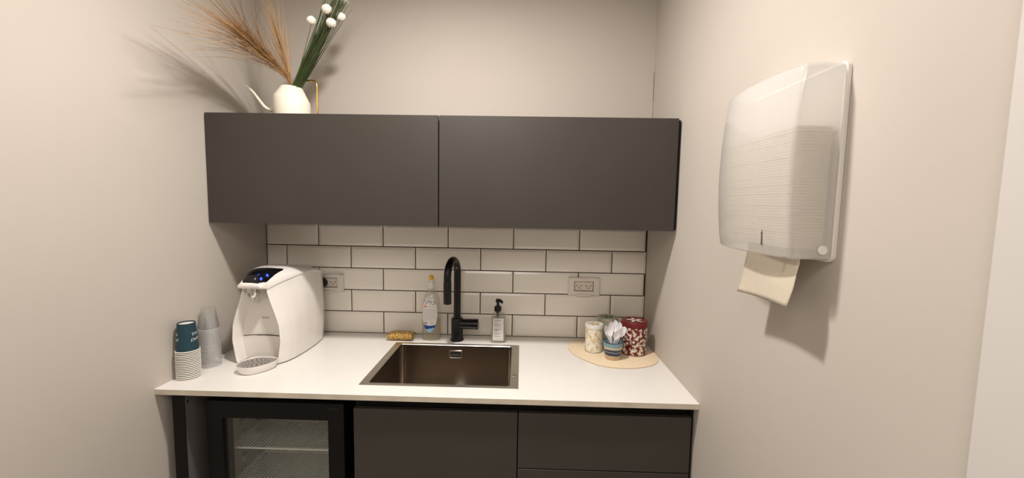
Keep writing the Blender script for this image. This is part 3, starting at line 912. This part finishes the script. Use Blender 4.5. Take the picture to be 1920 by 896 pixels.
def tin(name, cx, cy, r, h, lid, bodym, lidm, printm, label, mode, seed):
    t = thing(name, label, 'tin', (cx, cy, MZ), 'printed tea tins on the straw mat')
    rn = random.Random(seed)
    b = NB()
    lathe(b, [(0, MZ), (r - .0015, MZ), (r, MZ + .001), (r, MZ + .0025), (r - .0006, MZ + .0032), (r - .0006, h - lid + .002)], (cx, cy, 0), 56, mats=[2, 2, 2, 2, 0])
    def on(u, v):
        a = -PI / 2 + u / r
        return (cx + (r - .0001) * math.cos(a), cy + (r - .0001) * math.sin(a), v)
    half = PI * r
    top = h - lid - .002; bot = MZ + .005
    def sub(shape): stamp(b, shape, on, 1)
    def clampv(v): return max(bot, min(top, v))
    def fit(shape): return ([(u, clampv(v)) for u, v in shape[0]], shape[1])
    if mode == 'dense':
        nu, nv = 22, 9
        for iu in range(nu):
            for iv in range(nv):         # leafy sprigs on a jittered grid
                u = -half + 2 * half * (iu + .5 * (iv % 2) + rn.uniform(-.2, .2)) / nu
                v = bot + (top - bot) * (iv + .5 + rn.uniform(-.25, .25)) / nv
                q = rn.random()
                ang = rn.uniform(0, 6.28)
                if q < .30:
                    n = rn.choice((4, 5)); L = rn.uniform(.0065, .0100)
                    for j in range(n): sub(fit(leaf_shape(u, v, 2 * PI * j / n + ang, L, L * .62)))
                else:
                    for j in range(4):
                        du, dv = .0042 * math.cos(ang), .0042 * math.sin(ang)
                        nx, ny = -math.sin(ang) * .0005, math.cos(ang) * .0005
                        sub(fit(poly([(u - nx, v - ny), (u + du - nx, v + dv - ny), (u + du + nx, v + dv + ny), (u + nx, v + ny)])))
                        u += du; v += dv; ang += rn.uniform(-.4, .5)
                        for sg in (-1, 1):
                            if bot < v < top: sub(fit(leaf_shape(u, v, ang + sg * .95, rn.uniform(.0040, .0062), rn.uniform(.0022, .0032))))
    else:
        for k in range(30):
            u = -half + 2 * half * k / 30; v = bot + (top - bot) * ((k * .382 + .1) % 1)
            n = 6; L = rn.uniform(.0045, .007)
            for j in range(n): sub(fit(leaf_shape(u, v, 2 * PI * j / n + k, L, L * .5)))
        for k in range(60):
            u, v, ang = -half + 2 * half * rn.random(), rn.uniform(bot, top), rn.uniform(0, 6.28)
            for j in range(6):
                du, dv = .0045 * math.cos(ang), .0045 * math.sin(ang)
                u += du; v += dv; ang += .35
                if bot < v < top: sub(fit(leaf_shape(u, v, ang + (1 if j % 2 else -1) * .9, .006, .0022)))
    obj('tin_body', b, [bodym, printm, M['tinmetal']], t, smooth=40)
    b = NB()
    lathe(b, [(r + .0002, h - lid), (r + .0012, h - lid + .001), (r + .0012, h - .003), (r - .0008, h), (r - .005, h + .0006), (r - .0065, h - .0006), (0, h - .0004)], (cx, cy, 0), 56)
    if mode != 'plain':
        n = 5
        for j in range(n):
            a = 2 * PI * j / n + .4
            stamp(b, leaf_shape(cx + .004 * math.cos(a), cy + .004 * math.sin(a), a, r * .62, r * .26), lambda p, q: (p, q, h + .0006), 1)
    obj('lid', b, [lidm, printm], t, smooth=40)
tin('tea_tin', 1.5070, -.1690, .0375, .1215, .017, M['cream'], mat('white_lid', (.68, .66, .60), .4), M['tinyellow'], 'cream tin with ochre flowers, left of the striped pot', 'sparse', 2)
tin('tea_tin', 1.5800, -.0860, .0440, .1300, .016, M['green'], M['green'], M['dgreen'], 'sage green tin with a leaf on its lid, behind the spoons', 'sparse', 4)
tin('tea_tin', 1.6720, -.1830, .0535, .1440, .021, M['red'], M['red'], M['creamp'], 'dark red tin with cream flowers, closest to the right wall', 'dense', 8)
PX, PY = 1.569, -.2560
t = None
b = NB()
lathe(b, [(0, MZ), (.0275, MZ), (.0295, MZ + .003), (.0335, MZ + .025), (.0375, MZ + .050), (.0400, MZ + .071), (.0398, MZ + .0735), (.0380, MZ + .0735), (.0370, MZ + .070), (.0300, MZ + .020), (.026, MZ + .008), (0, MZ + .008)], (PX, PY, 0), 48)
tag(obj('ceramic_pot', b, M['pot'], loc=(PX, PY, MZ)), 'small blue and sand striped ceramic pot holding plastic spoons', 'pot')
# spoons standing in the pot, bowls up
def spoon_mesh():
    b = NB()
    L = .088; rings = []
    for k in range(27):
        s = k / 26
        if s < .66:
            f = s / .66
            w = .0042 - .0010 * f; z = s * .15; th = .0010; dip = 0
        else:
            f = (s - .66) / .34
            w = .0032 + .0095 * math.sin(min(1, f * 1.02) * PI) ** .62 if f < .98 else .002
            z = s * .15; th = .0009; dip = .0055 * math.sin(f * PI)
        ring = []
        for j in range(9):
            u = -1 + j / 4
            ring.append((u * w, dip * (1 - u * u) + .002 * (1 - s) * abs(u), z * .93))
        for j in range(9):
            u = 1 - j / 4
            ring.append((u * w, dip * (1 - u * u) + .002 * (1 - s) * abs(u) + th, z * .93))
        rings.append(ring)
    loft(b, rings, 0, True, True, True)
    return b
sp0 = obj('plastic_spoon', spoon_mesh(), M['spoon'])
SP = [  # foot offset x, y ; top offset x, y ; roll
    (.004, .002, -.034, -.010, .5, .138, 'leaning furthest left out of the pot, edge on'),
    (-.004, -.006, -.020, -.020, -.1, .140, 'large bowl facing out, front left'),
    (.002, .008, -.008, .018, .2, .146, 'at the back left, half hidden'),
    (.006, .004, .012, .022, -.3, .152, 'tallest one, upright at the back of the pot'),
    (-.006, -.008, .010, -.026, .15, .122, 'short one standing at the front centre'),
    (.008, .006, .028, .014, -.4, .146, 'at the back right beside the red tin'),
    (-.004, -.004, .030, -.016, .35, .132, 'bowl facing out at the front right'),
    (-.010, 0, .044, -.006, -.6, .134, 'leaning furthest right over the red tin'),
    (.010, -.004, -.026, -.004, .9, .112, 'lowest at the left rim, handle end up'),
]
for i, (fx, fy, tx, ty, roll, hz, lab) in enumerate(SP):
    o = sp0 if i == 0 else link(sp0.copy())
    foot = Vector((PX + fx, PY + fy, MZ + .0098)); tip = Vector((PX + tx, PY + ty, hz + MZ))
    d = (tip - foot).normalized()
    x = Vector((math.cos(roll), math.sin(roll), 0)); x = (x - d * x.dot(d)).normalized(); y = d.cross(x)
    sc_ = (tip - foot).length / .1395
    o.matrix_world = Matrix.Translation(foot) @ Matrix((x, y, d)).transposed().to_4x4() @ Matrix.Diagonal((1, 1, sc_, 1))
    tag(o, 'white plastic spoon in the striped pot, ' + lab, 'spoon', 'plastic spoons in the pot')

# ------------------------------------------------------------------ towel dispenser on the right wall
DY0, DY1, DZ0, DZ1 = -1.140, -.853, .534, .888
DM = (DY0 + DY1) / 2
t = thing('towel_dispenser', 'milky white paper towel dispenser on the right wall', 'towel dispenser', (XR, DM, DZ0))
def xf(y, z):
    e = (z - .70) / .19
    s = (y - DM) / ((DY1 - DY0) / 2)
    return 1.6760 + .0150 * e * e - .0215 * (1 - min(1, s * s))
def plan(z, ins):
    pts = [(1.7545, DY0 + ins)]
    rc = .010
    xa = xf(DY0 + rc, z)
    pts += [(1.7545 - (1.7545 - xa - rc) * k / 4, DY0 + ins + .003 * k / 4) for k in range(1, 5)]
    for k in range(1, 6):
        a = PI / 2 * k / 6
        pts.append((xa + ins + rc - rc * math.sin(a), DY0 + ins + .003 + rc - rc * math.cos(a)))
    for k in range(17):
        y = DY0 + ins + .003 + rc + (DY1 - DY0 - 2 * ins - .006 - 2 * rc) * k / 16
        pts.append((xf(y, z) + ins, y))
    for k in range(1, 6):
        a = PI / 2 * (1 - k / 6)
        pts.append((xa + ins + rc - rc * math.sin(a), DY1 - ins - .003 - rc + rc * math.cos(a)))
    pts += [(xa + rc + (1.7545 - xa - rc) * k / 4, DY1 - ins - .003 + .003 * k / 4) for k in range(0, 5)]
    return [(x, y, z) for x, y in pts]
b = NB(); rings = [plan(DZ0 - .001, .004), plan(DZ0 + .002, .001)]
for k in range(1, 20): rings.append(plan(DZ0 + .002 + (DZ1 - .012 - DZ0) * k / 19, 0))
for a in (.25, .5, .75, 1.0):
    rings.append(plan(DZ1 - .010 + .010 * math.sin(a * PI / 2), .010 * (1 - math.cos(a * PI / 2))))
Rg = loft(b, rings, 0, False)
b.faces.new(Rg[-1])
obj('cover', b, M['milky'], t, smooth=35)
b = NB()
def plate(x, d): return [(x, y, z) for y, z, _ in rr(DY0 - .003 + d, DY1 + .003 - d, DZ0 - .006 + d, DZ1 + .002 - d, 0, .014)]
loft(b, [plate(XR - .0005, 0), plate(1.7585, 0), plate(1.7570, .0015), plate(1.7570, .02)], 0, True, True, True)
obj('back_plate', b, M['dispw'], t, smooth=30)
b = NB(); lathe(b, [(.0085, -.001), (.0085, .0018), (.0070, .0026), (.0065, .0018), (.002, .0018), (0, .0018)], (1.741, DY0 - .0005, DZ0 + .017), 24, M=Matrix.Rotation(PI / 2, 3, 'X')); obj('lock_button', b, M['dispw'], t)
b = NB(); yy = -1.074
pts = []
box(b, xf(yy, .57) - .0012, xf(yy, .57) + .0005, yy - .0016, yy + .0016, .553, .584, bev=.0007); box(b, xf(yy, .57) - .0018, xf(yy, .57) + .0005, yy - .0019, yy + .0019, .575, .5775)
obj('level_slot', b, [M['gap']], t)
# the towels inside
b = NB()
n = 40
z = .552
rn = random.Random(11)
for k in range(n):
    h_ = (.778 - .552) / n
    a, c, e, f = rn.uniform(-.0010, .0010), rn.uniform(-.0010, .0010), rn.uniform(-.001, .001), rn.uniform(-.001, .001)
    sl = .006 * (k / n)
    box(b, 1.6865 + a, 1.750 + c * .3, DY0 + .0115 + e, DY1 - .012 + f, z + .0001, z + h_ - .0003, bev=.0009, seg=1)
    z += h_
tag(obj('paper_towel_stack', b, M['paper'], loc=(1.715, DM, .552), smooth=0), 'folded paper towels showing through the milky wall dispenser', 'paper towels')
b = NB(); rings = []
for k in range(15):
    s = k / 14
    z = .556 - .119 * s
    ring = []
    yA, yB = -1.128 + .010 * s, -.968 + .029 * s
    if s < .30: yA += .014 * (1 - s / .30) ** 2
    if s > .45: yA += -.004 * math.sin((s - .45) / .55 * PI)
    for j in range(21):
        u = j / 20
        y = yA + (yB - yA) * u
        x = 1.7120 - .014 * s + .006 * math.sin(u * PI * 1.2 + .5) * (1 - .6 * s) + .0015 * math.sin(s * 5 + u * 4)
        ring.append((x, y, z + .002 * math.sin(u * PI) * s - .006 * u * s))
    rings.append(ring)
Rg = loft(b, rings, 0, False)
o = obj('paper_towel', b, M['paper'], loc=(1.71, -1.03, .44), smooth=60)
md = o.modifiers.new('thickness', 'SOLIDIFY'); md.thickness = .0008
tag(o, 'beige folded paper towel hanging out of the wall dispenser', 'paper towel')

# ------------------------------------------------------------------ watering can with dried flowers on the cabinet
WX, WY, WZ = .2755, -.25, .9285
t = thing('watering_can', 'ivory watering can with brass handle on the left wall cabinet', 'watering can', (WX, WY, WZ))
b = NB()
def crg(r, z, tilt): return [(WX + r * math.cos(2 * PI * k / 56), WY + r * math.sin(2 * PI * k / 56), z - tilt * r * math.cos(2 * PI * k / 56)) for k in range(56)]
loft(b, [crg(.064, WZ + .0003, 0), crg(.0665, WZ + .002, 0), crg(.0668, WZ + .04, .03), crg(.0664, 1.012, .17), crg(.0655, 1.0150, .17), crg(.0400, 1.0600, .07), crg(.0370, 1.0635, .06), crg(.0345, 1.0620, .06), crg(.0350, 1.054, .06), crg(.061, 1.01, .1), crg(.061, WZ + .006, 0)], 0, True, True, True)
obj('can_body', b, M['canw'], t, smooth=25)
b = NB()
pts = smooth_path([(WX - .060, WY - .002, .972), (WX - .082, WY - .004, .9735), (WX - .104, WY - .006, .984), (WX - .125, WY - .008, 1.010), (WX - .147, WY - .010, 1.040), (WX - .166, WY - .012, 1.058), (WX - .176, WY - .013, 1.0645)], 6)
tube(b, pts, [.0075 - .0045 * k / (len(pts) - 1) for k in range(len(pts))], 14)
obj('spout', b, M['canw'], t)
b = NB()
pts = smooth_path([(WX + .002, WY + .031, 1.050), (WX + .003, WY + .030, 1.074), (WX + .010, WY + .027, 1.0885), (WX + .026, WY + .021, 1.0920), (WX + .060, WY + .010, 1.0915), (WX + .088, WY + .002, 1.0890), (WX + .099, WY - .001, 1.078), (WX + .1015, WY - .002, 1.055), (WX + .1020, WY - .003, 1.0), (WX + .1015, WY - .003, .968), (WX + .094, WY - .002, .9565), (WX + .064, WY - .001, .9560)], 5)
tube(b, pts, .0036, 12)
obj('handle', b, M['brass'], t)

def hair(bm, p0, p1, p2, r0, r1, n=6, m=0):
    pts = []
    for k in range(n + 1):
        s = k / n
        pts.append(p0 * (1 - s) ** 2 + p1 * 2 * s * (1 - s) + p2 * s * s)
    tube(bm, pts, [r0 + (r1 - r0) * k / n for k in range(n + 1)], 3, m, False)

def plume(axis, label, n, spread, seed, lmin, lmax):
    rn = random.Random(seed)
    t = thing('dried_grass_plume', label, 'dried grass', axis[0], 'dried grass plumes in the watering can')
    A = smooth_path(axis, 12)
    acc = [0]
    for p, q in zip(A, A[1:]): acc.append(acc[-1] + (q - p).length)
    TOT = acc[-1]
    def along(sv):
        if sv >= TOT: return A[-1] + (A[-1] - A[-3]).normalized() * (sv - TOT)
        for k in range(len(acc) - 1):
            if sv <= acc[k + 1]:
                return A[k].lerp(A[k + 1], (sv - acc[k]) / (acc[k + 1] - acc[k]))
    b = NB(); tube(b, A[:-14], [.0019 - .0013 * k / (len(A) - 15) for k in range(len(A) - 14)], 6); obj('stem', b, M['straw'], t)
    b = NB()
    for i in range(n):
        s0 = TOT * (.10 + .48 * rn.random() ** 1.15)
        L = rn.uniform(lmin, lmax)
        d = (along(s0 + .02) - along(s0)).normalized()
        side = Vector((rn.gauss(0, 1), rn.gauss(0, 1), rn.gauss(0, 1)))
        side = (side - d * side.dot(d)).normalized()
        sp_ = spread * abs(rn.gauss(0, .55)) + .02
        cv = rn.uniform(-.05, .05)
        pts = []
        for k in range(8):
            g = k / 7
            p = along(s0 + L * g) + side * (sp_ * L * g ** 1.15) + Vector((0, 0, -.03 * L * g * g + cv * L * g * g))
            p.x = max(p.x, XL + .004); p.y = min(p.y, YB - .006)
            pts.append(p)
        tube(b, pts, [.00082 - .00052 * k / 7 for k in range(8)], 3, 0 if rn.random() < .6 else 1, False)
    o = obj('awns', b, [M['straw'], M['straw2']], t, smooth=60); o['kind'] = 'stuff'
B0 = (WX - .002, WY - .006, 1.012)
plume([B0, (.2766, -.258, 1.0787), (.2444, -.290, 1.1289), (.2285, -.330, 1.1508), (.2188, -.420, 1.1784), (.2238, -.520, 1.1930), (.2330, -.610, 1.2000)], 'large tawny dried grass plume arching left over the cabinet', 215, .44, 21, .20, .38)
plume([(WX - .001, WY + .004, 1.012), (.2752, -.255, 1.0897), (.2619, -.265, 1.1569), (.2518, -.280, 1.221), (.2393, -.300, 1.291), (.2296, -.320, 1.3584)], 'slimmer dried grass plume standing more upright beside the green stems', 85, .50, 22, .13, .27)

# bundle of green blades
t = thing('grass_bundle', 'bundle of long dark green grass blades in the watering can', 'artificial plant', (WX + .012, WY, 1.03))
b = NB(); rn = random.Random(31)
for i in range(96):
    a, q = rn.uniform(0, 6.28), rn.random() ** .5
    bx, by = WX + .002 + .0125 * q * math.cos(a), WY - .004 + .018 * q * math.sin(a)
    s = rn.gauss(0, 1); s2 = rn.gauss(0, 1)
    L = rn.uniform(.24, .56)
    d = Vector((.575 + .045 * s + .9 * (bx - WX - .002), -.08 + .05 * s2, 1)).normalized()
    p0 = Vector((bx, by, 1.022)); p2 = p0 + d * L; p1 = p0 + d * L * .5 + Vector((.005 * s2, 0, 0))
    p2 += Vector((.03 * rn.gauss(0, 1) * L * 2, 0, 0))
    br = rn.random() < .34
    hair(b, p0, p1, p2, rn.uniform(.0009, .0014) if br else rn.uniform(.0018, .0034), .0004, 7, 1 if br else 0)
obj('blades', b, [M['leaf'], M['stemb']], t, smooth=60)
# ball flowers
FL = [(.3838, -.298, 1.2955, .0165, 'lowest on the left, beside the green blades'), (.4444, -.300, 1.3360, .0180, 'in front of the green blades'),
      (.4807, -.262, 1.3242, .0175, 'furthest right of the bunch'), (.4574, -.295, 1.2891, .0175, 'lowest on the right side of the blades'),
      (.4955, -.265, 1.3874, .0180, 'highest one, cut by the top of the picture')]
for i, (x, y, z, r, lab) in enumerate(FL):
    t = thing('ball_flower', 'white fluffy ball flower ' + lab, 'flower', (WX + .02, WY, 1.03), 'white ball flowers in the watering can')
    b = NB(); p2 = Vector((x, y, z - r * .6)); p0 = Vector((WX + .006 + .004 * (i - 2), WY - .006, 1.024)); p1 = (p0 + p2) / 2 + Vector((.006, 0, -.004))
    hair(b, p0, p1, p2, .0012, .0010, 8); obj('stem', b, M['stemb'], t)
    b = NB(); bmesh.ops.create_icosphere(b, subdivisions=4, radius=1)
    rn = random.Random(50 + i)
    for v in b.verts:
        k = 1 + rn.uniform(-.07, .06)
        v.co = Vector((x, y, z)) + Vector((v.co.x, v.co.y, v.co.z * .95)) * r * k
    obj('flower_head', b, M['puff'], t, smooth=0)

# ------------------------------------------------------------------ lamps
def downlight(x, y, power, size, label):  # builds the worktop downlight and also the added fill light, ring included
    t = thing('ceiling_or_fill_light', label, 'ceiling lamp', (x, y, ZC))
    b = NB(); lathe(b, [(size / 2 + .004, -.002), (size / 2 + .018, -.006), (size / 2 + .022, -.0005)], (x, y, ZC), 40); obj('trim_ring', b, M['lamp'], t)
    li = bpy.data.lights.new('downlight', 'AREA'); li.shape = 'DISK'; li.size = size; li.energy = power
    li.color = (1, .94, .88)
    o = link(bpy.data.objects.new('downlight', li)); o.location = (x, y, ZC - .007)
    return o
LM = downlight(.90, -.93, 22.5, .13, 'round recessed ceiling downlight above the worktop')
LF = downlight(.92, -2.65, 18, 1.0, 'added round fill light, unseen behind the camera')  # soft fill added to lift the shaded areas, in place of room bounce
for o in [o for o in SC.objects if o.name.startswith('ceiling_or_fill_light')]:
    pass
w = bpy.data.worlds.new('world'); SC.world = w; w.use_nodes = True
w.node_tree.nodes['Background'].inputs[0].default_value = (.5, .45, .4, 1)
w.node_tree.nodes['Background'].inputs[1].default_value = .05

# ------------------------------------------------------------------ camera
yaw, pitch, roll = .02202713961, -.0883282, .01733624
cyw, syw, cp_, sp_, cr, sr = math.cos(yaw), math.sin(yaw), math.cos(pitch), math.sin(pitch), math.cos(roll), math.sin(roll)
f = Vector((-syw * cp_, cyw * cp_, sp_)); rt = Vector((cyw, syw, 0)); up = rt.cross(f)
Rv = cr * rt + sr * up; Uv = -sr * rt + cr * up
cam = bpy.data.cameras.new('camera'); co = link(bpy.data.objects.new('camera', cam))
mw = Matrix((Rv, Uv, -f)).transposed().to_4x4(); mw.translation = (1.18819, -1.91497, .62961)
co.matrix_world = mw
cam.sensor_width = 36; cam.lens = 782.741 / 1920 * 36; cam.clip_start = .02
SC.camera = co
SC.view_settings.view_transform = 'Standard'; SC.view_settings.look = 'None'
SC.view_settings.exposure = 0.2; SC.view_settings.gamma = 1; SC.view_settings.use_curve_mapping = False
try:
    SC.cycles.transparent_max_bounces = 64
    SC.cycles.max_bounces = 12
except Exception:
    pass
